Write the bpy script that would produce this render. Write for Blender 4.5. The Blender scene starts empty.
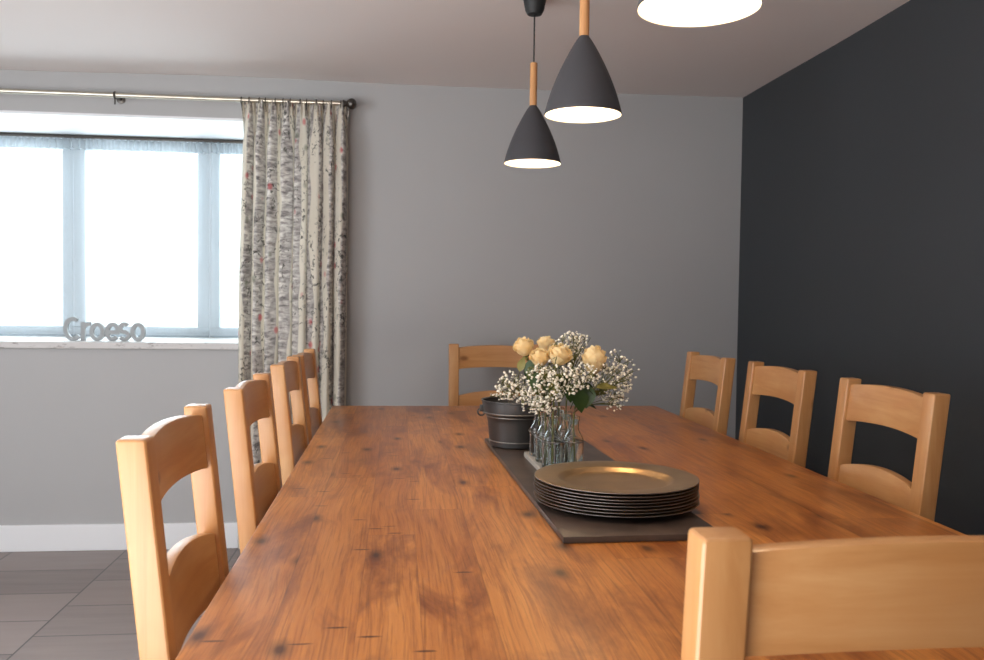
import bpy, bmesh, math, random
from mathutils import Vector, Matrix, noise
PI = math.pi
random.seed(7)
scn = bpy.context.scene
COL = scn.collection

# ------------------------------------------------------------------ node helpers
def srgb(r, g, b):
    f = lambda c: (c/255/12.92) if c/255 <= .04045 else ((c/255+.055)/1.055)**2.4
    return (f(r), f(g), f(b), 1)

class NT:
    def __init__(s, name):
        s.m = bpy.data.materials.new(name); s.m.use_nodes = True
        s.t = s.m.node_tree; s.t.nodes.clear()
        s.out = s.t.nodes.new('ShaderNodeOutputMaterial')
    def n(s, typ, ins=None, **props):
        nd = s.t.nodes.new('ShaderNode'+typ)
        for k, v in props.items(): setattr(nd, k, v)
        for k, v in (ins or {}).items():
            sock = nd.inputs[k]
            if isinstance(v, bpy.types.NodeSocket): s.t.links.new(v, sock)
            else: sock.default_value = v
        return nd
    def coord(s, kind='Object'): return s.n('TexCoord').outputs[kind]
    def map(s, vec, scale=(1,1,1), loc=(0,0,0), rot=(0,0,0)):
        return s.n('Mapping', {'Vector': vec, 'Scale': scale, 'Location': loc, 'Rotation': rot}).outputs[0]
    def noise(s, vec, scale=5, detail=3, rough=.5, dist=0, out='Fac'):
        return s.n('TexNoise', {'Vector': vec, 'Scale': scale, 'Detail': detail, 'Roughness': rough, 'Distortion': dist}).outputs[out]
    def ramp(s, fac, stops, interp='LINEAR'):
        nd = s.n('ValToRGB', {'Fac': fac}); cr = nd.color_ramp; cr.interpolation = interp
        while len(cr.elements) < len(stops): cr.elements.new(.5)
        for e, (p, c) in zip(cr.elements, stops):
            e.position = p; e.color = c if hasattr(c, '__len__') else (c, c, c, 1)
        return nd.outputs[0]
    def math(s, op, a, b=0.0, c=0.0, clamp=False):
        nd = s.n('Math', {0: a, 1: b, 2: c}, operation=op); nd.use_clamp = clamp
        return nd.outputs[0]
    def mix(s, fac, a, b, blend='MIX'):
        nd = s.n('Mix', data_type='RGBA', blend_type=blend)
        for i, v in ((0, fac), (6, a), (7, b)):
            if isinstance(v, bpy.types.NodeSocket): s.t.links.new(v, nd.inputs[i])
            else: nd.inputs[i].default_value = v
        return nd.outputs[2]
    def bump(s, h, strength=.2, dist=.01):
        return s.n('Bump', {'Height': h, 'Strength': strength, 'Distance': dist}).outputs[0]
    def bsdf(s, color, rough=.5, **kw):
        ins = {'Base Color': color, 'Roughness': rough}
        ins.update({k.replace('_', ' '): v for k, v in kw.items()})
        return s.n('BsdfPrincipled', ins).outputs[0]
    def end(s, shader):
        s.t.links.new(shader, s.out.inputs[0]); return s.m

def plain(name, col, rough=.5, nscale=0, namt=.0, bump=0, bscale=200, **kw):
    t = NT(name); v = t.coord()
    c = col
    if namt:
        f = t.noise(v, nscale, 4)
        c = t.mix(f, tuple(x*(1-namt) for x in col[:3])+(1,), tuple(min(1, x*(1+namt)) for x in col[:3])+(1,))
    if bump:
        kw['Normal'] = t.bump(t.noise(v, bscale, 2), bump, .002)
    return t.end(t.bsdf(c, rough, **kw))

# ------------------------------------------------------------------ materials
M = {}
M['wall_grey'] = plain('wall_grey_paint', srgb(178,178,178), .75, 2.5, .03, .08, 60)
M['wall_dark'] = plain('charcoal_paint', srgb(58,62,66), .7, 2.0, .06, .08, 60)
M['ceiling'] = plain('ceiling_paint', srgb(228,220,216), .85, 1.6, .02, .25, 9)
M['white'] = plain('white_paint', srgb(236,238,240), .5, 3, .02, .05, 40)
M['frame'] = plain('window_frame_paint', srgb(206,214,219), .45, 5, .02)
M['black'] = plain('matt_black', srgb(30,32,33), .55)
M['steel'] = plain('brushed_steel', srgb(205,198,182), .28, 40, .05, Metallic=1.0)
M['pewter'] = plain('dark_pewter', srgb(92,88,84), .35, 60, .25, Metallic=.9)

def floor_mat():
    t = NT('slate_tiles'); v = t.coord()
    b = t.n('TexBrick', {'Vector': t.map(v, rot=(0,0,PI/2), loc=(.1,-.27,0)), 'Color1': srgb(152,138,133), 'Color2': srgb(124,113,109), 'Mortar': srgb(84,80,79),
        'Scale': 1.0, 'Mortar Size': .0035, 'Mortar Smooth': .2, 'Bias': 0.0, 'Brick Width': .305, 'Row Height': .51}, offset=.5)
    st = t.noise(t.map(v, (1.6, 14, 1)), 1.5, 5, .6)
    c = t.mix(t.ramp(st, [(.3, 0.0), (.7, 1.0)]), b.outputs[0], srgb(158,146,141), 'MIX')
    c = t.mix(.45, b.outputs[0], c)
    c = t.mix(b.outputs['Fac'], c, srgb(88,84,83))
    h = t.math('SUBTRACT', t.math('MULTIPLY', st, .4), b.outputs['Fac'])
    return t.end(t.bsdf(c, .42, Normal=t.bump(h, .4, .003)))
M['floor'] = floor_mat()

def chair_wood(name, axis, tint=1.0):
    t = NT(name); rnd = t.n('ObjectInfo').outputs['Random']
    v = t.n('VectorMath', {0: t.coord(), 1: t.n('CombineXYZ', {i: t.math('MULTIPLY', rnd, 7.3+i) for i in range(3)}).outputs[0]}, operation='ADD').outputs[0]
    sc = [34, 34, 34]; sc[axis] = 2.2
    g = t.noise(t.map(v, tuple(sc)), 1.0, 5, .62, .6)
    blot = t.noise(v, 6, 3)
    k = lambda r, g_, b: tuple(x*tint for x in srgb(r, g_, b)[:3])+(1,)
    c = t.ramp(g, [(.22, k(178,122,70)), (.48, k(201,150,97)), (.75, k(215,170,118))])
    c = t.mix(t.ramp(blot, [(.35, .55), (.7, .0)]), c, k(190,128,72))
    s2 = [9, 9, 9]; s2[axis] = 4.5
    vo = t.n('TexVoronoi', {'Vector': t.map(v, tuple(s2)), 'Scale': 1.0, 'Randomness': 1.0}).outputs['Distance']
    c = t.mix(t.ramp(vo, [(.05, .85), (.13, .0)]), c, k(120,72,36))
    return t.end(t.bsdf(c, t.math('ADD', .3, t.math('MULTIPLY', g, .14)), Normal=t.bump(g, .12, .002), Coat_Weight=.25, Coat_Roughness=.25))
M['pine_z'] = chair_wood('honey_pine_upright', 2)
M['pine_x'] = chair_wood('honey_pine_rail', 0)
M['pine_y'] = chair_wood('honey_pine_side', 1)

def table_wood(name):
    t = NT(name); v = t.coord()
    sx = t.n('SeparateXYZ', {0: v}); X = sx.outputs[0]; Y = sx.outputs[1]
    pw = .133
    px = t.math('ADD', t.math('DIVIDE', t.math('ADD', X, 5.0), pw), t.math('MULTIPLY', t.math('SINE', t.math('MULTIPLY', X, 11.0)), .42))
    pid = t.math('FLOOR', px); fr = t.math('FRACT', px)
    r1 = t.n('TexWhiteNoise', {'W': pid}, noise_dimensions='1D').outputs['Value']
    # staggered end joints inside each plank row
    ly = t.math('DIVIDE', t.math('ADD', Y, t.math('MULTIPLY', r1, 9.0)), 1.35)
    lid = t.math('FLOOR', ly)
    r2 = t.n('TexWhiteNoise', {'Vector': t.n('CombineXYZ', {0: pid, 1: lid}).outputs[0]}, noise_dimensions='2D').outputs['Value']
    off = t.n('CombineXYZ', {0: t.math('MULTIPLY', r2, 31.0), 1: t.math('MULTIPLY', r2, 17.0), 2: r2}).outputs[0]
    v2 = t.n('VectorMath', {0: v, 1: off}, operation='ADD').outputs[0]
    warp = t.noise(t.map(v2, (4, 1.6, 1)), 1.0, 2, .5, 0, 'Color')
    v3 = t.n('VectorMath', {0: v2, 1: t.n('VectorMath', {0: warp, 3: .05}, operation='SCALE').outputs[0]}, operation='ADD').outputs[0]
    g = t.noise(t.map(v3, (62, 3.0, 1)), 1.0, 7, .72, .3)
    fine = t.noise(t.map(v3, (260, 6, 1)), 1.0, 4, .65)
    big = t.noise(t.map(v2, (9, 2.6, 1)), 1.0, 5, .66, .5)
    c = t.ramp(g, [(.24, srgb(128,66,24)), (.42, srgb(178,108,47)), (.58, srgb(196,127,60)), (.78, srgb(218,154,84))])
    c = t.mix(.35, c, t.ramp(r2, [(0, srgb(150,82,30)), (1, srgb(216,146,76))]))
    c = t.mix(t.ramp(big, [(.34, .9), (.53, .0)]), c, srgb(122,62,24))
    c = t.mix(t.ramp(fine, [(.34, .5), (.52, .0)]), c, srgb(104,52,20))
    kv = t.n('TexVoronoi', {'Vector': t.map(v3, (7.5, 3.6, 1)), 'Scale': 1.0, 'Randomness': 1.0}, voronoi_dimensions='2D')
    kd = kv.outputs['Distance']
    sel = t.n('SeparateColor', {0: kv.outputs['Color']}).outputs[0]
    on = t.math('GREATER_THAN', sel, .5)
    kn = t.math('MULTIPLY', t.ramp(kd, [(.03, 1.0), (.065, .6), (.15, .0)]), on)
    c = t.mix(t.math('MULTIPLY', kn, .9), c, srgb(62,28,12))
    # small dark splits lying across the grain
    sv = t.n('TexVoronoi', {'Vector': t.map(v, (13, 60, 1)), 'Scale': 1.0, 'Randomness': 1.0}, voronoi_dimensions='2D')
    s_on = t.math('GREATER_THAN', t.n('SeparateColor', {0: sv.outputs['Color']}).outputs[1], .955)
    sp = t.math('MULTIPLY', t.math('MULTIPLY', t.ramp(sv.outputs['Distance'], [(.12, .85), (.24, .0)]), s_on), t.math('LESS_THAN', X, .12))
    c = t.mix(sp, c, srgb(70,32,14))
    edge = t.math('MINIMUM', fr, t.math('SUBTRACT', 1.0, fr))
    gap = t.ramp(edge, [(.0, .38), (.012, .0)])
    lf = t.math('FRACT', ly)
    gap2 = t.ramp(t.math('MINIMUM', lf, t.math('SUBTRACT', 1.0, lf)), [(.0, .16), (.001, .0)])
    c = t.mix(t.math('MAXIMUM', gap, gap2), c, srgb(84,42,18))
    h = t.math('SUBTRACT', t.math('MULTIPLY', g, .35), t.math('MULTIPLY', gap, 1.0))
    rg = t.math('ADD', .27, t.math('MULTIPLY', big, .16))
    return t.end(t.bsdf(c, rg, Normal=t.bump(h, .16, .002), Coat_Weight=.15, Coat_Roughness=.2))
M['table'] = table_wood('stained_pine_planks')

def slate():
    t = NT('dark_slate'); v = t.coord()
    n1 = t.noise(v, 9, 6, .6); n2 = t.noise(t.map(v, (60, 20, 20)), 1, 4)
    c = t.ramp(n1, [(.3, srgb(52,43,38)), (.7, srgb(88,73,64))])
    return t.end(t.bsdf(c, .38, Normal=t.bump(n2, .25, .002)))
M['slate'] = slate()

def bronze():
    t = NT('antique_bronze'); v = t.coord()
    n1 = t.noise(v, 14, 5, .6)
    c = t.ramp(n1, [(.3, srgb(168,136,96)), (.7, srgb(190,158,116))])
    return t.end(t.bsdf(c, t.math('ADD', .29, t.math('MULTIPLY', n1, .05)), Metallic=.85))
M['bronze'] = bronze()
M['bronze_back'] = plain('blackened_underside', srgb(34,33,36), .3, 30, .2)
M['rim_edge'] = plain('silvered_rim_edge', srgb(140,136,134), .35, 60, .2, Metallic=.8)
M['zinc'] = plain('dark_zinc', srgb(86,86,86), .42, 12, .3, .05, 80, Metallic=.75)
M['zinc_band'] = plain('bright_zinc_bead', srgb(150,148,142), .35, 30, .2, Metallic=.85)
M['pale_wood'] = plain('limed_wood', srgb(176,168,156), .6, 30, .12, .1, 120)
M['wire'] = plain('galvanised_wire', srgb(120,116,112), .35, 50, .2, Metallic=.9)
M['shade_out'] = plain('grey_lamp_lacquer', srgb(64,64,68), .55, 20, .04)
M['shade_in'] = plain('white_lamp_lining', srgb(245,238,226), .6)
M['stem_wood'] = None
def stemw():
    t = NT('beech_stem'); g = t.noise(t.map(t.coord(), (90, 90, 6)), 1, 4)
    return t.end(t.bsdf(t.ramp(g, [(.3, srgb(186,128,78)), (.7, srgb(216,164,110))]), .45))
M['stem_wood'] = stemw()
def bulbm():
    t = NT('lit_bulb')
    return t.end(t.n('Emission', {'Color': (1, .74, .45, 1), 'Strength': BULB}).outputs[0])
BULB = 170.0
M['bulb'] = bulbm()

def glassm(name, col=(1,1,1,1), rough=0.0, ior=1.45):
    t = NT(name)
    return t.end(t.bsdf(col, rough, Transmission_Weight=1.0, IOR=ior))
M['bottle_glass'] = glassm('bottle_glass', (.93,.97,.95,1), 0, 1.3)
def panem():
    t = NT('window_glass')
    lw = t.n('LayerWeight', {'Blend': .15}).outputs['Fresnel']
    return t.end(t.n('MixShader', {0: t.math('MULTIPLY', lw, .6), 1: t.n('BsdfTransparent', {'Color': (.95,.98,.98,1)}).outputs[0], 2: t.n('BsdfGlossy', {'Roughness': .0}).outputs[0]}).outputs[0])
M['pane'] = panem()
def netm(name, dens):
    t = NT(name); v = t.coord('UV')
    w = t.noise(t.map(v, (60, 3, 1)), 1.0, 3)
    f = t.math('ADD', dens-.06, t.math('MULTIPLY', w, .12))
    d = t.n('MixShader', {0: .5, 1: t.n('BsdfDiffuse', {'Color': srgb(200,212,218)}).outputs[0], 2: t.n('BsdfTranslucent', {'Color': srgb(188,198,204)}).outputs[0]}).outputs[0]
    return t.end(t.n('MixShader', {0: f, 1: t.n('BsdfTransparent').outputs[0], 2: d}).outputs[0])
M['net'] = netm('net_voile', .26)
M['net_thick'] = netm('net_voile_gathered', .42)

def curtainm():
    t = NT('birch_print_fabric'); v = t.coord('UV')   # u,v in metres on the cloth
    sx = t.n('SeparateXYZ', {0: v}); U = sx.outputs[0]; V = sx.outputs[1]
    wob = t.math('MULTIPLY', t.math('SUBTRACT', t.noise(t.map(v, (3, 2.2, 1)), 1, 2), .5), .10)
    u2 = t.math('DIVIDE', t.math('ADD', U, wob), .105)
    fr = t.math('FRACT', u2); cid = t.math('FLOOR', u2)
    rr = t.n('TexWhiteNoise', {'W': cid}, noise_dimensions='1D').outputs['Value']
    trunk = t.ramp(t.math('ABSOLUTE', t.math('SUBTRACT', fr, .5)), [(.26, 1.0), (.30, 0.0)])
    bark = t.noise(t.map(v, (17, 48, 1)), 1.0, 4, .68, .5)
    base = t.mix(t.noise(t.map(v, (7, 3, 1)), 1, 2), srgb(208,199,180), srgb(232,226,212))
    tr = t.ramp(bark, [(.30, srgb(66,62,68)), (.40, srgb(126,120,122)), (.50, srgb(186,180,176)), (.62, srgb(236,232,226))])
    shade = t.ramp(t.math('SUBTRACT', fr, .5), [(.0, 0.0), (.27, .55)])
    tr = t.mix(shade, tr, srgb(130,124,124))
    c = t.mix(t.math('MULTIPLY', trunk, .85), base, tr)
    # twigs, leaves, berries
    tw = t.noise(t.map(v, (38, 26, 1)), 1.0, 3, .6, 1.4)
    zone = t.noise(t.map(v, (9, 3.2, 1)), 1.0, 2)
    tmask = t.math('MULTIPLY', t.ramp(tw, [(.57, 0.0), (.62, 1.0)]), t.ramp(zone, [(.46, 0.0), (.54, 1.0)]))
    c = t.mix(t.math('MULTIPLY', tmask, .85), c, srgb(66,66,60))
    vo = t.n('TexVoronoi', {'Vector': t.map(v, (21, 16, 1)), 'Scale': 1.0, 'Randomness': 1.0})
    cc = t.n('SeparateColor', {0: vo.outputs['Color']})
    spot = t.ramp(vo.outputs['Distance'], [(.16, 1.0), (.34, 0.0)])
    red = t.math('MULTIPLY', t.math('MULTIPLY', spot, t.math('GREATER_THAN', cc.outputs[0], .84)), .7)
    grn = t.math('MULTIPLY', t.math('MULTIPLY', spot, t.math('LESS_THAN', cc.outputs[0], .10)), .6)
    c = t.mix(red, c, srgb(196,78,84)); c = t.mix(grn, c, srgb(96,104,82))
    weave = t.noise(t.map(v, (900, 900, 1)), 1.0, 1)
    d = t.bsdf(c, .85, Normal=t.bump(weave, .1, .001))
    tl = t.n('BsdfTranslucent', {'Color': c}).outputs[0]
    return t.end(t.n('MixShader', {0: .22, 1: d, 2: tl}).outputs[0])
M['curtain'] = curtainm()
def sillm():
    t = NT('worn_white_sill'); v = t.coord()
    n1 = t.noise(t.map(v, (22, 22, 60)), 1.0, 5, .7); z = t.noise(v, 3.2, 2)
    f = t.math('MULTIPLY', t.ramp(n1, [(.56, 0.0), (.62, 1.0)]), t.ramp(z, [(.46, 0.0), (.56, 1.0)]))
    c = t.mix(t.math('MULTIPLY', f, .7), srgb(206,204,202), srgb(110,102,96))
    return t.end(t.bsdf(c, .55))
M['sill'] = sillm()
M['letter'] = plain('grey_painted_wood', srgb(158,162,163), .6, 30, .05)
def petalm():
    t = NT('cream_petal'); v = t.coord()
    n1 = t.noise(v, 60, 3)
    c = t.mix(n1, srgb(250,222,160), srgb(255,240,200))
    return t.end(t.n('MixShader', {0: .3, 1: t.bsdf(c, .6), 2: t.n('BsdfTranslucent', {'Color': c}).outputs[0]}).outputs[0])
M['petal'] = petalm()
M['blossom'] = plain('white_blossom', srgb(243,237,221), .7)
def leafm(name, a, b):
    t = NT(name); n1 = t.noise(t.coord(), 50, 3); c = t.mix(n1, a, b)
    return t.end(t.n('MixShader', {0: .2, 1: t.bsdf(c, .45), 2: t.n('BsdfTranslucent', {'Color': c}).outputs[0]}).outputs[0])
M['leaf'] = leafm('rose_leaf', srgb(36,58,26), srgb(62,88,38))
M['leaf_olive'] = leafm('olive_leaf', srgb(110,106,44), srgb(142,134,64))
M['stem'] = leafm('green_stem', srgb(88,96,44), srgb(120,120,58))

# ------------------------------------------------------------------ mesh helpers
def link(name, bm, mat, parent=None, smooth=None, kind=None):
    me = bpy.data.meshes.new(name)
    bmesh.ops.recalc_face_normals(bm, faces=bm.faces[:])
    bm.to_mesh(me); bm.free()
    for m in (mat if isinstance(mat, (list, tuple)) else [mat]): me.materials.append(m)
    if smooth is not None:
        for p in me.polygons: p.use_smooth = True
        if smooth < 3: me.set_sharp_from_angle(angle=smooth)
    o = bpy.data.objects.new(name, me); COL.objects.link(o)
    if parent: o.parent = parent
    if kind: o['kind'] = kind
    return o
def tag(o, label, cat, group=None):
    o['label'] = label; o['category'] = cat
    if group: o['group'] = group
    return o
def thing(name, label, cat, loc=(0,0,0), rz=0, group=None):
    o = bpy.data.objects.new(name, None); COL.objects.link(o)
    o.empty_display_size = .1; o.location = loc; o.rotation_euler = (0,0,rz)
    return tag(o, label, cat, group)
def box(bm, x0, x1, y0, y1, z0, z1, bev=0, seg=2):
    b = bmesh.new()
    vs = [b.verts.new(p) for p in ((x0,y0,z0),(x1,y0,z0),(x1,y1,z0),(x0,y1,z0),(x0,y0,z1),(x1,y0,z1),(x1,y1,z1),(x0,y1,z1))]
    for f in ((3,2,1,0),(4,5,6,7),(0,1,5,4),(1,2,6,5),(2,3,7,6),(3,0,4,7)): b.faces.new([vs[i] for i in f])
    if bev: bmesh.ops.bevel(b, geom=b.edges[:], offset=bev, segments=seg, profile=.6, affect='EDGES')
    merge(bm, b)
def merge(bm, b, mat=None):
    me = bpy.data.meshes.new('tmp'); b.to_mesh(me); b.free()
    if mat is not None: me.transform(mat)
    bm.from_mesh(me); bpy.data.meshes.remove(me)
def loft(bm, secs, cap=True, bev=0, seg=2, closed=True):
    b = bmesh.new(); rings = [[b.verts.new(p) for p in s] for s in secs]; n = len(secs[0])
    for a, c in zip(rings, rings[1:]):
        for i in range(n if closed else n-1):
            b.faces.new((a[i], a[(i+1) % n], c[(i+1) % n], c[i]))
    if cap: b.faces.new(rings[0][::-1]); b.faces.new(rings[-1])
    if bev:
        bmesh.ops.recalc_face_normals(b, faces=b.faces[:])
        es = [e for e in b.edges if len(e.link_faces) == 2 and e.calc_face_angle(0) > .5]
        bmesh.ops.bevel(b, geom=es, offset=bev, segments=seg, profile=.6, affect='EDGES')
    merge(bm, b)
def lathe(bm, prof, n=48, c=(0,0,0), mats=None, sx=1, sy=1):
    rings = []
    for r, z in prof:
        if r < 1e-6: rings.append([bm.verts.new((c[0], c[1], c[2]+z))])
        else: rings.append([bm.verts.new((c[0]+sx*r*math.cos(2*PI*i/n), c[1]+sy*r*math.sin(2*PI*i/n), c[2]+z)) for i in range(n)])
    for k, (a, b) in enumerate(zip(rings, rings[1:])):
        mi = mats[k] if mats else 0
        for i in range(n):
            j = (i+1) % n
            if len(a) == 1 and len(b) == 1: continue
            if len(a) == 1: f = bm.faces.new((a[0], b[i], b[j]))
            elif len(b) == 1: f = bm.faces.new((a[i], a[j], b[0]))
            else: f = bm.faces.new((a[i], a[j], b[j], b[i]))
            f.material_index = mi
def tube(bm, pts, r, n=8, cap=True):
    pts = [Vector(p) for p in pts]; rings = []
    rs = r if hasattr(r, '__len__') else [r]*len(pts)
    for i, p in enumerate(pts):
        d = (pts[min(i+1, len(pts)-1)]-pts[max(i-1, 0)])
        d = d.normalized() if d.length > 1e-9 else Vector((0,0,1))
        a = d.cross(Vector((0,0,1)) if abs(d.z) < .95 else Vector((1,0,0))).normalized(); b = d.cross(a)
        rings.append([bm.verts.new(p+rs[i]*(a*math.cos(2*PI*k/n)+b*math.sin(2*PI*k/n))) for k in range(n)])
    for a, b in zip(rings, rings[1:]):
        for k in range(n): bm.faces.new((a[k], a[(k+1) % n], b[(k+1) % n], b[k]))
    if cap and n > 2: bm.faces.new(rings[0][::-1]); bm.faces.new(rings[-1])
def torus(bm, c, R, r, axis='Z', n=24, m=8, sy=1):
    vs = []
    for i in range(n):
        a = 2*PI*i/n; row = []
        for j in range(m):
            b = 2*PI*j/m; q = R+r*math.cos(b)
            p = (q*math.cos(a), q*math.sin(a)*sy, r*math.sin(b))
            if axis == 'X': p = (p[2], p[0], p[1])
            if axis == 'Y': p = (p[0], p[2], p[1])
            row.append(bm.verts.new((c[0]+p[0], c[1]+p[1], c[2]+p[2])))
        vs.append(row)
    for i in range(n):
        for j in range(m): bm.faces.new((vs[i][j], vs[(i+1) % n][j], vs[(i+1) % n][(j+1) % m], vs[i][(j+1) % m]))
def bez(a, b, c, n=6):
    a, b, c = Vector(a), Vector(b), Vector(c)
    return [a*(1-t)**2+b*2*t*(1-t)+c*t*t for t in [i/n for i in range(n+1)]]
def kids(o): return [c for c in bpy.data.objects if c.parent == o]
def dup(root, loc, rz, label):
    r = root.copy(); COL.objects.link(r); r.location = loc; r.rotation_euler = (0,0,rz); r['label'] = label
    for ch in kids(root):
        c = ch.copy(); COL.objects.link(c); c.parent = r
        for g in kids(ch):
            d = g.copy(); COL.objects.link(d); d.parent = c
    return r

# ------------------------------------------------------------------ room shell
D, XR, XL, YB, CZ = 4.222, 1.702, -2.95, -2.6, 2.224
WT = .62                                   # thick cottage wall
OX0, OX1, OZ0, OZ1 = -2.30, -.40, .9455, 2.034
S = 'structure'
bm = bmesh.new(); box(bm, XL-.2, XR+.2, YB-.2, D+.02, -.12, 0); link('floor', bm, M['floor'], kind=S)
# gently uneven plaster ceiling
bm = bmesh.new()
nx, ny = 40, 50
g = [[bm.verts.new((XL-.1+(XR-XL+.2)*i/nx, YB-.1+(D-YB+.2)*j/ny, CZ+.008*noise.noise(Vector((i*.13, j*.13, 2.))))) for j in range(ny+1)] for i in range(nx+1)]
for i in range(nx):
    for j in range(ny): bm.faces.new((g[i][j], g[i][j+1], g[i+1][j+1], g[i+1][j]))
r = bmesh.ops.extrude_face_region(bm, geom=bm.faces[:])
for v in r['geom']:
    if isinstance(v, bmesh.types.BMVert): v.co.z = CZ+.14
link('ceiling', bm, M['ceiling'], smooth=.6, kind=S)
bm = bmesh.new()
for a in ((XL-.2, OX0, 0, CZ+.1), (OX1, XR+.2, 0, CZ+.1), (OX0, OX1, 0, OZ0), (OX0, OX1, OZ1, CZ+.1)): box(bm, a[0], a[1], D, D+WT, a[2], a[3])
link('wall_back', bm, M['wall_grey'], kind=S)
bm = bmesh.new(); box(bm, XR, XR+.15, YB-.2, D, 0, CZ+.1); link('wall_right', bm, M['wall_dark'], kind=S)
bm = bmesh.new(); box(bm, XL-.15, XL, YB-.2, D, 0, CZ+.1); link('wall_left', bm, M['wall_grey'], kind=S)
bm = bmesh.new(); box(bm, XL, XR, YB-.15, YB, 0, CZ+.1); link('wall_rear', bm, M['wall_grey'], kind=S)
bm = bmesh.new(); box(bm, XL, XR, D-.018, D, 0, .123, .004); link('baseboard_back', bm, M['white'], kind=S)
bm = bmesh.new(); box(bm, XR-.018, XR, YB, D-.018, 0, .123, .004); link('baseboard_right', bm, M['white'], kind=S)
bm = bmesh.new(); box(bm, XL, XL+.018, YB, D-.018, 0, .123, .004); link('baseboard_left', bm, M['white'], kind=S)
# white window reveal lining (soffit and cheeks) and sill board
bm = bmesh.new()
box(bm, OX0, OX1, D-.001, D+.56, OZ1-.012, OZ1)
box(bm, OX0, OX0+.012, D-.001, D+.56, OZ0+.033, OZ1-.012); box(bm, OX1-.012, OX1, D-.001, D+.56, OZ0+.033, OZ1-.012)
link('trim_1', bm, M['white'], kind=S)
bm = bmesh.new(); box(bm, OX0, OX1, D-.018, D+.56, OZ0, OZ0+.0325, .006, 3); link('trim_2', bm, M['sill'], kind=S)
SZ = OZ0+.0325
# three-light window
WY = D+.545
win = bpy.data.objects.new('window_1', None); COL.objects.link(win); win['kind'] = S; win.location = (0, WY, SZ)
bm = bmesh.new(); wx0, wx1, wz1 = OX0+.012, OX1-.012, OZ1-.012-SZ
box(bm, wx0, wx1, 0, .07, 0, .055, .006); box(bm, wx0, wx1, 0, .07, wz1-.07, wz1, .006)
box(bm, wx0, wx0+.06, 0, .07, .06, wz1-.065, .006); box(bm, wx1-.06, wx1, 0, .07, .06, wz1-.065, .006)
link('window_frame', bm, M['frame'], win, smooth=.6)
mull = (-1.690, -1.005)
for mx in mull:
    bm = bmesh.new(); box(bm, mx-.058, mx+.058, -.004, .066, .048, wz1-.062, .008); link('mullion', bm, M['frame'], win, smooth=.6)
xs = [wx0+.05, mull[0]-.05, mull[0]+.05, mull[1]-.05, mull[1]+.05, wx1-.05]
for k in range(3):
    bm = bmesh.new(); box(bm, xs[2*k], xs[2*k+1], .03, .036, .055, wz1-.06); link('pane', bm, M['pane'], win)

# ------------------------------------------------------------------ net curtains on a wire
NY = D+.50
bm = bmesh.new(); tube(bm, [(OX0+.014, NY, OZ1-.0215), (OX1-.014, NY, OZ1-.0215)], .0095, 8)
tag(link('curtain_wire', bm, M['pewter'], smooth=.6), 'thin dark curtain wire strung across the top of the window', 'curtain wire')
def net_panel(x0, x1, label, seed):
    t = thing('net_curtain', label, 'net curtain', (0, NY, 0), group='net curtains in the window')
    def sheet(za, zb, amp, rows, seed, dens=1):
        bm = bmesh.new(); uv = bm.loops.layers.uv.new(); n = 150; w = x1-x0; G = []
        for j in range(rows+1):
            row = []; z = za+(zb-za)*j/rows; q = j/rows
            for i in range(n+1):
                s = i/n; x = x0+w*s
                edge = math.exp(-(s*w/.07)**2)+math.exp(-((1-s)*w/.07)**2)
                a = amp*(1+1.2*edge)
                y = a*math.sin(s*w*2*PI/.055*dens+seed+.6*math.sin(7*s+seed))+.5*a*math.sin(s*w*2*PI/.031+seed*2+q*1.5)
                y += .004*math.sin(q*4+s*9)
                row.append(bm.verts.new((x, y, z)))
            G.append(row)
        for j in range(rows):
            for i in range(n):
                f = bm.faces.new((G[j][i], G[j][i+1], G[j+1][i+1], G[j+1][i]))
                for l, (u, v_) in zip(f.loops, ((i, j), (i+1, j), (i+1, j+1), (i, j+1))): l[uv].uv = (x0+w*u/n, v_/rows)
        return bm
    link('net_drop', sheet(SZ+.012, OZ1-.085, .006, 10, seed), M['net'], t, smooth=4)
    link('gathered_heading', sheet(OZ1-.085, OZ1-.032, .010, 4, seed+1, 1.6), M['net_thick'], t, smooth=4)
    bm = bmesh.new(); box(bm, x0, x1, -.003, .003, SZ+.002, SZ+.012); link('hem', bm, M['net_thick'], t)
net_panel(OX0+.02, mull[0]+.01, 'sheer white net curtain over the left window pane', 1)
net_panel(mull[0]+.016, mull[1]+.012, 'sheer white net curtain over the middle window pane behind the letters', 4)
net_panel(mull[1]+.018, OX1-.02, 'sheer white net curtain over the right pane, beside the floral curtain', 9)

# ------------------------------------------------------------------ curtain pole and floral curtain
RY, RZ = D-.09, 2.102
t = thing('curtain_pole', 'slim metal curtain pole above the window with dark ball finial', 'curtain pole', (0, RY, RZ))
bm = bmesh.new(); tube(bm, [(-2.62, 0, 0), (-.235, 0, 0)], .0105, 14); link('pole', bm, M['steel'], t, smooth=.6)
def finial(x, sgn):
    bm = bmesh.new()
    pr = [(0, -.03), (.012, -.03), (.014, -.022), (.011, -.016), (.018, -.012), (.024, -.002), (.026, .008), (.023, .018), (.014, .027), (0, .030)]
    b = bmesh.new(); lathe(b, pr, 28); merge(bm, b, Matrix.Translation((x, 0, 0)) @ Matrix.Rotation(sgn*PI/2, 4, 'Y'))
    link('finial', bm, M['pewter'], t, smooth=1)
finial(-.232, 1); finial(-2.63, -1)
for bx in (-2.5, -1.286, -.262):
    bm = bmesh.new()
    b = bmesh.new(); lathe(b, [(0, 0), (.02, 0), (.02, .006), (.008, .01), (.007, .075), (0, .075)], 20)
    merge(bm, b, Matrix.Translation((bx, .09, 0)) @ Matrix.Rotation(PI/2, 4, 'X'))
    torus(bm, (bx, 0, 0), .0145, .004, 'X', 20, 8)
    tube(bm, [(bx, 0, -.012), (bx, 0, -.042)], .0035, 8)
    link('bracket', bm, M['pewter'], t, smooth=.7)
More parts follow.
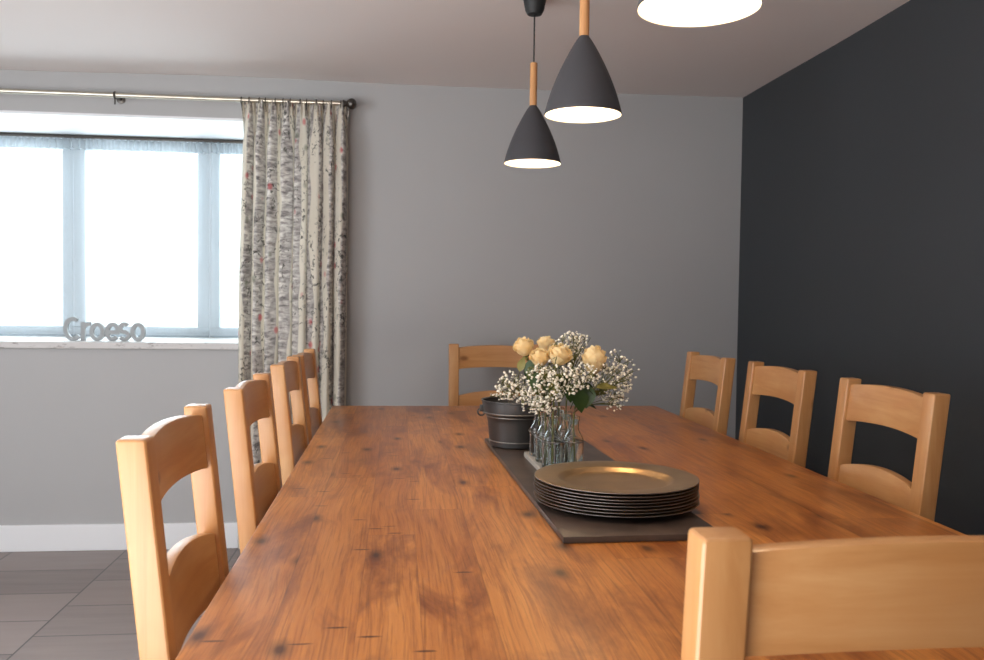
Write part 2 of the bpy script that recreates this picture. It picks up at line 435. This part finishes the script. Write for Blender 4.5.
CX0, CX1, CTOP = -.735, -.236, RZ+.002
t = thing('floral_curtain', 'cream floral curtain with birch trunk print hanging right of the window', 'curtain', (0, RY, 0))
bm = bmesh.new(); uv = bm.loops.layers.uv.new(); n, rows = 420, 60
def cpt(s, q):          # s across, q down 0..1
    z = CTOP-(CTOP-.03)*q
    f = min(1, q/.10)
    sp = .985+.035*min(1, q*2.2)
    cx = CX1-(CX1-CX0)*(1-s)*sp-.000*q
    ph = 2*PI*(s*8.5)+.9*math.sin(s*5.1)+.45*math.sin(q*2.6+s*7)
    A = .010+.034*f
    y = A*math.sin(ph)+.012*f*math.sin(2.1*ph+1.2+q*2)+.004*math.sin(q*9+s*23)
    x = cx+.015*f*math.cos(ph)*1.1
    if q < .06:         # pinched pencil pleats
        y += .006*(1-q/.06)*math.sin(2*PI*s*34)
    return Vector((x, y, z))
P = [[cpt(i/n, (j/rows)**1.25) for i in range(n+1)] for j in range(rows+1)]
mid = P[rows//2]; arc = [0]
for i in range(n): arc.append(arc[-1]+(mid[i+1]-mid[i]).length)
G = [[bm.verts.new(p) for p in row] for row in P]
for j in range(rows):
    for i in range(n):
        f = bm.faces.new((G[j][i], G[j][i+1], G[j+1][i+1], G[j+1][i]))
        for l, (a, b) in zip(f.loops, ((i, j), (i+1, j), (i+1, j+1), (i, j+1))): l[uv].uv = (arc[a], P[b][0].z)
link('curtain_drop', bm, M['curtain'], t, smooth=4)
bm = bmesh.new(); box(bm, CX0+.012, CX1-.02, .018, .021, CTOP-.075, CTOP-.018, .001)
link('heading_tape', bm, M['curtain'], t)
for k in range(13):
    x = CX0+.012+(CX1-CX0-.05)*k/12+random.uniform(-.008, .008)
    bm = bmesh.new(); torus(bm, (x, 0, RZ-.005), .0185, .0022, 'X', 20, 6)
    rg_ = link('curtain_ring', bm, M['pewter'], t, smooth=1)
    bm = bmesh.new(); tube(bm, [(x, 0, RZ-.024), (x+.002, .004, RZ-.05)], .0015, 6); link('hook', bm, M['pewter'], rg_, smooth=1)

# ------------------------------------------------------------------ word ornament on the sill
t = thing('word_ornament', 'grey wooden word ornament reading Croeso on the window sill', 'ornament', (-1.572, D+.075, SZ))
SW = .0182                      # stroke width of the cut-out letters
def arc(cx, cz, rx, rz, a0, a1, n=28):
    return [(cx+rx*math.cos(math.radians(a0+(a1-a0)*i/n)), cz+rz*math.sin(math.radians(a0+(a1-a0)*i/n))) for i in range(n+1)]
def stroke(bm, pts, dep, closed=False):
    P = [Vector(p) for p in pts]; L, R_ = [], []
    for i, p in enumerate(P):
        a = P[i-1] if (i or closed) else p; c = P[(i+1) % len(P)] if (i < len(P)-1 or closed) else p
        if closed and i == len(P)-1: c = P[1]
        if closed and i == 0: a = P[-2]
        d = (c-a).normalized(); n_ = Vector((-d.y, d.x)); L.append(p+n_*SW/2); R_.append(p-n_*SW/2)
    secs = [[(l.x, -dep, l.y), (r.x, -dep, r.y), (r.x, dep, r.y), (l.x, dep, l.y)] for l, r in zip(L, R_)]
    loft(bm, secs, cap=not closed)
h_, q = SW/2, .0
letters = [
    ('C', [(arc(.0445, .0575, .0345, .0475, 58, 318), 0)]),
    ('r', [([(.0895, 0), (.0895, .0905)], 0), (arc(.118, .054, .0285, .0265, 168, 78, 14), 0)]),
    ('o', [(arc(.1540, .0450, .0245, .0350, 0, 360), 1)]),
    ('e', [(arc(.2240, .0450, .0255, .0350, 2, 318), 0), ([(.2000, .0440), (.2580, .0440)], 0)]),
    ('s', [(arc(.2775, .0625, .0170, .0185, 35, 268, 18)+arc(.2775, .0265, .0190, .0180, 88, -150, 18)[1:], 0)]),
    ('o', [(arc(.3400, .0450, .0245, .0350, 0, 360), 1)])]
for k, (ch, strokes) in enumerate(letters):
    bm = bmesh.new()
    for j, (pts, closed) in enumerate(strokes): stroke(bm, pts, .009+.0004*(k % 3)+.0002*j, bool(closed))
    zmin = min(v.co.z for v in bm.verts)
    for v in bm.verts: v.co.z -= zmin
    link('letter', bm, M['letter'], t, smooth=.6)

# ------------------------------------------------------------------ dining table
TX0, TX1, TY0, TY1, TZ = -.256, 1.055, .825, 3.468, .7715
t = thing('dining_table', 'long farmhouse dining table with stained pine plank top', 'table', (0, 0, 0))
bm = bmesh.new(); box(bm, TX0, TX1, TY0, TY1, TZ-.042, TZ, .005, 3); link('tabletop', bm, M['table'], t, smooth=.5)
bm = bmesh.new()
for a in ((.02, .045, 1.02, 3.27), (.755, .78, 1.02, 3.27), (.045, .755, 1.02, 1.045), (.045, .755, 3.245, 3.27)): box(bm, a[0], a[1], a[2], a[3], TZ-.135, TZ-.042, .003)
link('apron', bm, M['table'], t, smooth=.5)
for y in (1.38, 2.94):
    bm = bmesh.new(); box(bm, .20, .60, y-.05, y+.05, .09, TZ-.042, .012); link('leg', bm, M['table'], t, smooth=.5)
    bm = bmesh.new(); box(bm, .14, .66, y-.06, y+.06, 0, .09, .014); link('foot', bm, M['table'], t, smooth=.5)
bm = bmesh.new(); box(bm, .36, .44, 1.43, 2.89, .20, .30, .006); link('stretcher', bm, M['table'], t, smooth=.5)

# ------------------------------------------------------------------ ladder-back chairs
W, HT, PW, PD, RK = .4325, .993, .046, .042, .105
def fy(z):                      # front face of the back posts (local y), leaning backwards as it rises
    return RK*(HT-z) if z > .44 else RK*(HT-.44)-.06*((.44-z)/.44)
def make_chair(label):
    t = thing('dining_chair', label, 'chair', group='pine dining chairs round the table')
    for s in (-1, 1):
        xa, xb = (s*W/2, s*(W/2-PW))
        x0, x1 = min(xa, xb), max(xa, xb)
        bm = bmesh.new(); secs = []
        for z in (0, .22, .44, .50, .62, .75, .87, HT):
            y = fy(z); secs.append([(x0, y-PD, z), (x1, y-PD, z), (x1, y, z), (x0, y, z)])
        loft(bm, secs, bev=.006, seg=3)
        link('back_post', bm, M['pine_z'], t, smooth=.6)
    def rail(name, zt, zb, rt, rb, th=.022, bow=.014, inset=.008):
        bm = bmesh.new(); secs = []; hw = W/2-PW+.0005; N = 20
        for i in range(N+1):
            u = -1+2*i/N; x = hw*u; k = math.cos(u*PI/2)**.8 if abs(u) < 1 else 0
            za, zc = zt+rt*k, zb+rb*k
            ya, yc = fy(za)-inset-bow*k, fy(zc)-inset-bow*k
            secs.append([(x, ya, za), (x, ya-th, za), (x, yc-th, zc), (x, yc, zc)])
        loft(bm, secs, bev=.004, seg=2)
        link(name, bm, M['pine_x'], t, smooth=.6)
    rail('crest_rail', .977, .878, .011, .009)
    rail('lower_rail', .757, .636, .022, .010)
    bm = bmesh.new()
    loft(bm, [[(-.205, fy(.45)+.004, z), (.205, fy(.45)+.004, z), (.222, .47, z), (-.222, .47, z)] for z in (.43, .462)], bev=.008, seg=3)
    link('seat', bm, M['pine_x'], t, smooth=.6)
    for s in (-1, 1):
        bm = bmesh.new(); x = s*.19
        loft(bm, [[(x-w, .42-w, z), (x+w, .42-w, z), (x+w, .42+w, z), (x-w, .42+w, z)] for z, w in ((0, .017), (.34, .022), (.43, .022))], bev=.005)
        link('front_leg', bm, M['pine_z'], t, smooth=.6)
        bm = bmesh.new(); box(bm, x-.011, x+.011, fy(.2), .40, .19, .225, .004); link('side_stretcher', bm, M['pine_y'], t, smooth=.6)
        bm = bmesh.new(); box(bm, x-.011, x+.011, fy(.4), .40, .37, .43, .003); link('side_apron', bm, M['pine_y'], t, smooth=.6)
    bm = bmesh.new(); box(bm, -.168, .168, .41, .432, .37, .43, .003); link('front_apron', bm, M['pine_x'], t, smooth=.6)
    return t
c0 = make_chair('honey pine ladder-back chair nearest the camera on the window side of the table')
c0.location = (-.3488, 1.2508+W/2, 0); c0.rotation_euler = (0, 0, -PI/2)
for x, y, lab in ((-.3375, 1.9423, 'honey pine chair second from the camera along the window side'),
                  (-.3384, 2.645, 'honey pine chair third from the camera along the window side'),
                  (-.3295, 3.1024, 'farthest honey pine chair on the window side, in front of the floral curtain')):
    dup(c0, (x, y+W/2, 0), -PI/2, lab)
for x, y, lab in ((1.2034, 3.0947, 'farthest pine chair on the dark wall side, by the room corner'),
                  (1.2313, 2.5211, 'middle pine chair of the three against the charcoal wall'),
                  (1.2248, 1.8674, 'largest and nearest of the three pine chairs before the charcoal wall')):
    dup(c0, (x, y+W/2, 0), PI/2, lab)
dup(c0, (.2324+W/2, 3.9728, 0), PI, 'pine chair at the far end of the table, behind the metal tub and roses')
dup(c0, (.2603+W/2, .7525, 0), 0, 'close-up pine chair back at the near end of the table, bottom right')

# ------------------------------------------------------------------ slate runner and what stands on it
bd = math.atan(.028)
def onboard(x, y):              # board frame -> world (board pivot at its front left corner)
    return (.2897+x*math.cos(bd)-y*math.sin(bd), 1.478+x*math.sin(bd)+y*math.cos(bd))
bm = bmesh.new(); box(bm, 0, .292, 0, 1.09, 0, .012, .002)
o = link('slate_runner', bm, M['slate'], smooth=.5); o.location = (.2897, 1.478, TZ+.0005); o.rotation_euler = (0, 0, bd)
tag(o, 'long dark slate runner board lying along the middle of the table', 'runner')
BZ = TZ+.0127
# stacked chargers
prof = [(0, .0025), (.070, .0025), (.100, .0026), (.108, .0052), (.113, .0105), (.120, .0125), (.150, .0140), (.1635, .0155), (.165, .0165),
        (.1650, .0176), (.1638, .0178), (.150, .0166), (.120, .0148), (.111, .0128), (.106, .0072), (.099, .0046), (.070, .0042), (0, .0042)]
mats = [1]*8+[2]*2+[0]*7
pm = None; ords = ['lowest bronze charger plate of the stack, resting on the slate', 'bronze charger plate second from the bottom of the stack', 'bronze charger plate third from the bottom of the stack',
    'bronze charger plate fourth from the bottom of the stack', 'bronze charger plate fourth from the top of the stack', 'bronze charger plate third from the top of the stack',
    'bronze charger plate second from the top of the stack', 'topmost bronze charger plate, its whole wide-rimmed face showing']
for k in range(8):
    if k == 0:
        bm = bmesh.new(); lathe(bm, prof, 96, mats=mats); o = link('charger_plate', bm, [M['bronze'], M['bronze_back'], M['rim_edge']], smooth=.9); pm = o
    else:
        o = pm.copy(); COL.objects.link(o)
    j = 0 if k == 7 else .0016
    o.location = (.4416+random.uniform(-j, j), 1.714+random.uniform(-j, j), BZ-.0023+k*.0061); o.rotation_euler = (0, 0, k*1.3)
    tag(o, ords[k], 'plate', 'bronze charger plates stacked on the runner')

# dark zinc tub
px, py = .337, 2.432
t = thing('metal_tub', 'round dark zinc tub on the far end of the slate runner', 'tub', (px, py, BZ))
bm = bmesh.new()
lathe(bm, [(0, 0), (.070, 0), (.076, .004), (.079, .03), (.083, .07), (.087, .088), (.096, .094), (.098, .110), (.099, .126), (.1015, .128), (.1015, .131), (.098, .131), (.096, .112), (.085, .090), (.081, .07), (.075, .008), (0, .006)], 64)
link('tub_body', bm, M['zinc'], t, smooth=.8)
for R, z, rr in ((.0990, .129, .0024), (.0975, .097, .0018), (.0865, .086, .0018), (.0782, .018, .0016)):
    bm = bmesh.new(); torus(bm, (0, 0, z), R, rr, 'Z', 64, 8); link('bead_band', bm, M['zinc_band'], t, smooth=4)
for s in (-1, 1):
    bm = bmesh.new(); torus(bm, (s*.1015, 0, .096), .010, .0022, 'Y', 24, 8); box(bm, s*.100-.006, s*.100+.006, -.010, .010, .098, .116, .002)
    link('ring_handle', bm, M['zinc'], t, smooth=.8)

# bottle rack: pale board with wire hoops
bx0, by0 = onboard(.064, .488)
rk = thing('bottle_rack', 'pale wooden tray with wire hoops holding six small bottles', 'rack', (bx0, by0, BZ), bd)
bm = bmesh.new(); box(bm, 0, .108, 0, .285, 0, .014, .003); link('tray', bm, M['pale_wood'], rk, smooth=.6)
cols_, rows_ = (.0285, .0790), (.058, .142, .226)
bm = bmesh.new()
for cx in cols_:
    for cy in rows_: torus(bm, (cx, cy, .078), .0262, .0015, 'Z', 32, 6)
for a in (0, 1):
    for sx in (-1, 1):
        tube(bm, [(cols_[a]+sx*.0262, rows_[0]-.0, .078), (cols_[a]+sx*.0262, rows_[2], .078)], .0012, 6)
link('wire_hoops', bm, M['wire'], rk, smooth=1)
for cx in cols_:
    for cy in (.058+.042, .142+.042, rows_[2]+.0275, rows_[0]-.0275):
        bm = bmesh.new(); tube(bm, [(cx, cy, .012), (cx, cy, .0785)], .0013, 6)
        link('wire_post', bm, M['wire'], rk, smooth=1)
TR = BZ+.0142
def rack(x, y):
    a = Vector((x, y)); c, s = math.cos(bd), math.sin(bd)
    return (bx0+x*c-y*s, by0+x*s+y*c)
names = [['front left', 'front right'], ['middle left', 'middle right'], ['back left', 'back right']]
bprof = [(0, 0), (.0225, 0), (.0246, .003), (.0246, .064), (.0240, .071), (.0150, .088), (.0128, .094), (.0125, .112), (.0150, .114), (.0150, .122), (.0132, .123), (.0128, .115),
         (.0105, .111), (.0108, .094), (.0130, .087), (.0222, .070), (.0226, .064), (.0226, .007), (0, .006)]
bmesh0 = None; mouths = {}
for r_, cy in enumerate(rows_):
    for c_, cx in enumerate(cols_):
        if bmesh0 is None:
            bm = bmesh.new(); lathe(bm, bprof, 32); o = link('glass_bottle', bm, M['bottle_glass'], smooth=1); bmesh0 = o
        else:
            o = bmesh0.copy(); COL.objects.link(o)
        x, y = rack(cx, cy); o.location = (x, y, TR); mouths[(r_, c_)] = (x, y)
        tag(o, 'small clear glass flower bottle at the %s of the rack' % names[r_][c_], 'bottle', 'glass bottles in the rack')

# ------------------------------------------------------------------ flowers
def leaf_mesh(bm, p, d, up, L, Wd, fold=.25):
    p, d, up = Vector(p), Vector(d).normalized(), Vector(up)
    s = d.cross(up).normalized(); u = s.cross(d).normalized()
    N = 7; row = []
    for i in range(N+1):
        q = i/N; w = Wd*.5*math.sin(PI*q**.8)*(1 if q < 1 else 0)
        c = p+d*L*q-u*L*.22*q*q
        row.append([bm.verts.new(c+s*w+u*w*fold), bm.verts.new(c), bm.verts.new(c-s*w+u*w*fold)])
    for a, b in zip(row, row[1:]):
        for k in range(2):
            try: bm.faces.new((a[k], a[k+1], b[k+1], b[k]))
            except ValueError: pass
def rose(head, mouth, label, R=.021, tilt=(0, 0), seed=0, leaves=(), tall=1.0):
    rnd = random.Random(seed)
    t = thing('rose', label, 'flower', (mouth[0], mouth[1], TR+.012), group='cream roses in the bottles')
    o0 = Vector((mouth[0], mouth[1], TR+.012)); h = Vector(head)-o0
    bm = bmesh.new()
    ax = (Matrix.Rotation(tilt[0], 3, 'X') @ Matrix.Rotation(tilt[1], 3, 'Y')) @ Vector((0, 0, 1))
    base = h-ax*R*1.1*tall
    Z = ax.normalized(); X = Z.cross(Vector((0, 1, .1))).normalized(); Y = Z.cross(X)
    layers = [(3, .22, 1.2, .0), (3, .40, 1.24, .0), (4, .60, 1.22, .05), (5, .82, 1.14, .16), (5, .98, 1.0, .34), (6, 1.10, .84, .5)]
    for li, (cnt, rad, hgt, flare) in enumerate(layers):
        for k in range(cnt):
            a0 = 2*PI*(k+rnd.uniform(-.15, .15))/cnt+li*1.1; span = 2*PI/cnt*.78
            hh = hgt*R*1.8*tall*rnd.uniform(.93, 1.06); NU, NV = 8, 7; g = []
            for i in range(NU+1):
                u = -1+2*i/NU; a = a0+u*span; row = []
                for j in range(NV+1):
                    v = j/NV
                    prof_ = math.sin(min(1, v*1.25)*PI/2)**.7
                    rr = R*rad*(.25+.75*prof_)*(1-.10*v*v*(li < 3))+R*flare*max(0, v-.62)**1.6*1.9
                    top = hh*(v-(.26*u*u)*v*v)-R*flare*.5*max(0, v-.75)
                    rr += R*.03*math.sin(5*u+k+li)*v
                    row.append(bm.verts.new(base+X*(rr*math.cos(a))+Y*(rr*math.sin(a))+Z*top))
                g.append(row)
            for i in range(NU):
                for j in range(NV): bm.faces.new((g[i][j], g[i+1][j], g[i+1][j+1], g[i][j+1]))
    link('bloom', bm, M['petal'], t, smooth=4)
    bm = bmesh.new()
    neck = Vector((0, 0, .118))
    tube(bm, [Vector((rnd.uniform(-.008, .008), rnd.uniform(-.008, .008), 0)), neck*.6, neck]+bez(neck, neck+Vector((h.x*.25, h.y*.25, .05)), base+Z*.003, 8)[1:], .0022, 7)
    b = bmesh.new(); lathe(b, [(0, -.004), (.006, -.002), (.009, .004), (.007, .009), (0, .010)], 10)
    rot = Z.to_track_quat('Z', 'Y').to_matrix().to_4x4(); merge(bm, b, Matrix.Translation(base) @ rot)
    for k in range(5):
        a = 2*PI*k/5; leaf_mesh(bm, base, X*math.cos(a)+Y*math.sin(a)-Z*.2, Z, .020, .007)
    st_ = link('stem', bm, M['stem'], t, smooth=1)
    for (pt, d, L, Wd, mt) in leaves:
        bm = bmesh.new(); leaf_mesh(bm, Vector(pt)-o0, d, (0, -.5, 1), L, Wd); tube(bm, [Vector(pt)-o0-Vector(d).normalized()*.02, Vector(pt)-o0], .001, 5)
        link('leaf', bm, M[mt], st_, smooth=4)
FY = 2.12
def fp(u, v, y=FY):             # bouquet sketch grid -> world
    k = y/2.153
    return Vector(((.3137+(u-524)*.00256)*k, y, 1.1935+(1.0788-1.1935-(v-347)*.00249)*k))
rose(fp(524, 347, 2.14), mouths[(2, 0)], 'leftmost cream rose, overlapping the far chair back', .0208, (.25, -.35), 1,
     [(fp(531, 362, 2.13), (-.1, -.2, -1), .055, .030, 'leaf'), (fp(520, 372, 2.13), (.2, -.1, .9), .04, .022, 'leaf_olive'), (fp(527, 375, 2.12), (.25, -.2, .8), .05, .03, 'leaf')])
rose(fp(546, 344, 2.20), mouths[(2, 1)], 'cream rose at the back of the bunch, topmost bloom', .019, (-.1, .05), 2)
rose(fp(540, 357.5, 2.10), mouths[(1, 0)], 'cream rose low in the left cluster, right below the leftmost bloom', .020, (.45, -.1), 3, [(fp(546, 372, 2.09), (-.3, -.4, -.6), .045, .026, 'leaf_olive'), (fp(552, 384, 2.05), (.4, -.3, .6), .042, .026, 'leaf_olive'), (fp(538, 372, 2.05), (-.2, -.2, -1), .05, .034, 'leaf'), (fp(544, 392, 2.04), (.5, -.1, .5), .045, .03, 'leaf')])
rose(fp(559.5, 355, 2.09), mouths[(0, 0)], 'wide open cream rose in the middle of the bouquet', .0235, (.4, .3), 4, [(fp(566, 385, 2.05), (.5, -.3, -.5), .06, .036, 'leaf'), (fp(560, 372, 2.03), (.3, .1, -.9), .055, .038, 'leaf'), (fp(553, 396, 2.03), (.2, -.1, .9), .045, .03, 'leaf_olive'), (fp(574, 402, 2.06), (.3, -.2, .9), .05, .03, 'leaf')])
rose(fp(594, 360, 2.08), mouths[(0, 1)], 'large cream rose standing alone on the right of the bouquet', .0232, (.15, .08), 5,
     [(fp(577, 389, 2.03), (.25, -.3, -.9), .058, .044, 'leaf'), (fp(582, 402, 2.06), (.9, -.1, -.25), .042, .020, 'leaf'), (fp(590, 396, 2.08), (.9, 0, .28), .045, .024, 'leaf_olive'), (fp(590, 386, 2.04), (-.2, -.2, -1), .055, .038, 'leaf'), (fp(583, 384, 2.04), (.8, -.1, -.5), .045, .03, 'leaf'), (fp(596, 388, 2.04), (.9, -.1, .15), .055, .028, 'leaf_olive'), (fp(570, 384, 2.03), (.1, -.2, -1), .045, .034, 'leaf')], 1.4)

def bud_mesh():
    b = bmesh.new(); bmesh.ops.create_icosphere(b, subdivisions=1, radius=1)
    for v in b.verts: v.co *= 1+.22*random.uniform(-1, 1); v.co.z *= .8
    return b
buds = []
for k in range(4):
    b = bud_mesh(); me = bpy.data.meshes.new('tmpbud'); b.to_mesh(me); b.free(); buds.append(me)
def spray(mouth, blobs, label, seed):
    rnd = random.Random(seed); o0 = Vector((mouth[0], mouth[1], TR+.012))
    t = thing('gypsophila_sprig', label, 'flower', o0, group='gypsophila sprigs among the roses')
    sb = bmesh.new(); bb = bmesh.new(); neck = Vector((0, 0, .118))
    for (c, rx, ry, rz, cnt) in blobs:
        cnt = int(cnt*1.3)
        c = Vector(c)-o0
        main = [Vector((rnd.uniform(-.01, .01), rnd.uniform(-.01, .01), 0)), neck*.5, neck]+bez(neck, neck+Vector((c.x*.3, c.y*.3, max(.03, c.z*.3-.02))), c-Vector((0, 0, rz*.35)), 6)[1:]
        tube(sb, main, .0012, 5)
        hubs = []
        for k in range(max(4, cnt//9)):
            d = Vector((rnd.gauss(0, .45)*rx, rnd.gauss(0, .45)*ry, rnd.gauss(0, .4)*rz)); hb = c+d
            st = main[rnd.randint(4, len(main)-1)]
            tube(sb, bez(st, (st+hb)*.5+Vector((0, 0, .008)), hb, 4), .0008, 4, False); hubs.append(hb)
        for k in range(cnt):
            while True:
                q = Vector((rnd.uniform(-1, 1), rnd.uniform(-1, 1), rnd.uniform(-1, 1)))
                if q.length < 1: break
            p = c+Vector((q.x*rx, q.y*ry, q.z*rz))
            hb = min(hubs, key=lambda h_: (h_-p).length)
            p = p.lerp(hb, rnd.uniform(0, .35))
            tube(sb, [hb, (hb+p)*.5+Vector((rnd.uniform(-.003, .003), 0, .002)), p], .0005, 3, False)
            s = rnd.uniform(.0022, .0044) if rnd.random() > .3 else rnd.uniform(.0013, .0021)
            mt = Matrix.Translation(p) @ Matrix.Rotation(rnd.uniform(0, 6), 4, 'Z') @ Matrix.Rotation(rnd.uniform(-1, 1), 4, 'X') @ Matrix.Scale(s, 4)
            tmp = bmesh.new(); tmp.from_mesh(rnd.choice(buds)); tmp.transform(mt)
            me = bpy.data.meshes.new('x'); tmp.to_mesh(me); tmp.free(); bb.from_mesh(me); bpy.data.meshes.remove(me)
    link('twigs', sb, M['stem'], t, smooth=2)
    o = link('blossoms', bb, M['blossom'], t, smooth=4); o['kind'] = 'stuff'
spray(mouths[(2, 0)], [(fp(514, 387, 2.13), .048, .05, .042, 130), (fp(533, 398, 2.08), .036, .03, .044, 90), (fp(503, 393, 2.14), .03, .03, .022, 26)], 'spray of tiny white gypsophila leaning left over the metal tub', 11)
spray(mouths[(1, 0)], [(fp(548, 388, 2.03), .052, .03, .062, 180), (fp(541, 376, 2.06), .045, .03, .03, 60), (fp(543, 405, 2.03), .034, .02, .03, 60)], 'spray of white gypsophila low at the front of the bouquet', 12)
spray(mouths[(1, 1)], [(fp(574, 350, 2.15), .048, .05, .052, 130), (fp(576, 338, 2.16), .030, .03, .028, 40), (fp(566, 350, 2.12), .05, .04, .04, 40)], 'upright white gypsophila spray topping the bouquet between the roses', 13)
spray(mouths[(0, 1)], [(fp(612, 378, 2.08), .056, .05, .074, 170), (fp(624, 376, 2.10), .042, .04, .055, 50), (fp(617, 402, 2.08), .036, .03, .028, 28)], 'airy white gypsophila spray spreading right past the lone rose', 14)
spray(mouths[(2, 1)], [(fp(581, 377, 2.02), .050, .03, .034, 110), (fp(565, 380, 2.00), .045, .025, .045, 70)], 'white gypsophila spray filling the middle beneath the roses', 15)
for me in buds: bpy.data.meshes.remove(me)

# ------------------------------------------------------------------ pendant lamps
SR, SH = .0957, .189
def lamp(label):
    t = thing('pendant_lamp', label, 'lamp', group='pendant lamps over the table')      # origin: centre of the shade opening
    out = []
    for i in range(25):
        q = i/24; r = .0135+(SR-.0135)*(.6*q**.82+.4*math.sin(q*PI/2))
        out.append((r, SH*(1-q)))
    inn = [(max(.012, r-.0028), z) for r, z in out[::-1]]
    prof_ = [(.0, SH+.004), (.012, SH+.003)]+out+[(SR-.0012, -.0016)]+inn[:-1]+[(.012, SH-.006), (0, SH-.006)]
    ml = [0]*(len(out)+1)+[0]+[1]*(len(prof_)-len(out)-3)
    bm = bmesh.new(); lathe(bm, prof_, 64, mats=ml); link('lamp_shade', bm, [M['shade_out'], M['shade_in']], t, smooth=.9)
    bm = bmesh.new(); lathe(bm, [(0, SH+.003), (.0118, SH+.003), (.0122, SH+.006), (.0122, SH+.142), (.0112, SH+.145), (0, SH+.145)], 24); link('stem', bm, M['stem_wood'], t, smooth=.7)
    top = CZ-LZ
    bm = bmesh.new(); tube(bm, [(0, 0, SH+.144), (0, 0, top-.06)], .0026, 8); link('cord', bm, M['black'], t, smooth=.7)
    bm = bmesh.new(); lathe(bm, [(0, top-.076), (.006, top-.076), (.024, top-.073), (.031, top-.060), (.044, top+.0), (0, top+.0)], 40); link('ceiling_rose', bm, M['black'], t, smooth=.8)
    bm = bmesh.new(); lathe(bm, [(0, .046), (.014, .049), (.025, .059), (.029, .073), (.025, .088), (.016, .102), (.012, .116), (0, .116)], 24); bulb_bm = bm
    bm = bmesh.new(); lathe(bm, [(0, .114), (.0125, .114), (.0135, .150), (.0125, SH-.007), (0, SH-.007)], 20); hd = link('lamp_holder', bm, M['shade_in'], t, smooth=.8); link('bulb', bulb_bm, M['bulb'], hd, smooth=4)
    return t
LZ = 1.657
l0 = lamp('small grey cone pendant lamp farthest away, its cord and ceiling rose showing')
l0.location = (.443, 2.908, LZ)
dup(l0, (.4495, 2.133, LZ), 0, 'middle grey cone pendant lamp with pale wooden stem')
dup(l0, (.4624, 1.334, LZ), 0, 'nearest pendant lamp, only its glowing opening showing at the top edge')

# ------------------------------------------------------------------ light
w = bpy.data.worlds.new('sky'); scn.world = w; w.use_nodes = True
bgn = w.node_tree.nodes['Background']; bgn.inputs[0].default_value = (.91, .96, 1, 1); bgn.inputs[1].default_value = 2.2
def area(name, loc, target, sx, sy, power, col, portal=False):
    l = bpy.data.lights.new(name, 'AREA'); l.shape = 'RECTANGLE'; l.size = sx; l.size_y = sy; l.energy = power; l.color = col
    o = bpy.data.objects.new(name, l); COL.objects.link(o); o.location = loc
    o.rotation_euler = (Vector(target)-Vector(loc)).to_track_quat('-Z', 'Y').to_euler()
    if portal: l.cycles.is_portal = True
    return o
area('window_portal', ((OX0+OX1)/2, D+.66, (OZ0+OZ1)/2), ((OX0+OX1)/2, 0, (OZ0+OZ1)/2), OX1-OX0, OZ1-OZ0, 1, (1,1,1), True)
area('window_daylight', ((OX0+OX1)/2, D+.9, 1.75), ((OX0+OX1)/2+.3, 1.5, .6), 2.2, 1.3, 60, (.86,.93,1))
area('left_daylight', (-2.85, 1.5, 1.3), (-.4, 3.3, .9), 2.4, 1.6, 86, (.87,.93,1))
area('rear_daylight', (-.9, -2.4, 1.5), (.2, 2, .9), 2.6, 1.5, 17, (1,.98,.96))
area('ceiling_fill', (-1.2, .0, .7), (-1.1, .5, 2.2), 1.6, 1.6, 75, (1,.97,.95))  # added fill lamp behind the view, aimed up to brighten the ceiling

# ------------------------------------------------------------------ camera
f, pitch, yaw, roll, H = 869.10, .0336, .1076, .0133, 1.1935
s_, c_ = math.sin(yaw), math.cos(yaw); sp, cp = math.sin(pitch), math.cos(pitch)
F = Vector((s_*cp, c_*cp, -sp)); R0 = Vector((c_, -s_, 0)); U0 = R0.cross(F)
R = R0*math.cos(roll)+U0*math.sin(roll); U = R.cross(F)
cam = bpy.data.cameras.new('camera'); co = bpy.data.objects.new('camera', cam); COL.objects.link(co)
cam.sensor_width = 36; cam.lens = f/984*36; cam.clip_start = .02
co.matrix_world = Matrix((( R.x, U.x, -F.x, 0), (R.y, U.y, -F.y, 0), (R.z, U.z, -F.z, H), (0, 0, 0, 1)))
scn.camera = co
cam.dof.use_dof = True; cam.dof.focus_distance = 1.9; cam.dof.aperture_fstop = 9
scn.view_settings.view_transform = 'Standard'; scn.view_settings.look = 'None'; scn.view_settings.exposure = 0
scn.cycles.max_bounces = 10; scn.cycles.transparent_max_bounces = 16; scn.cycles.sample_clamp_indirect = 6
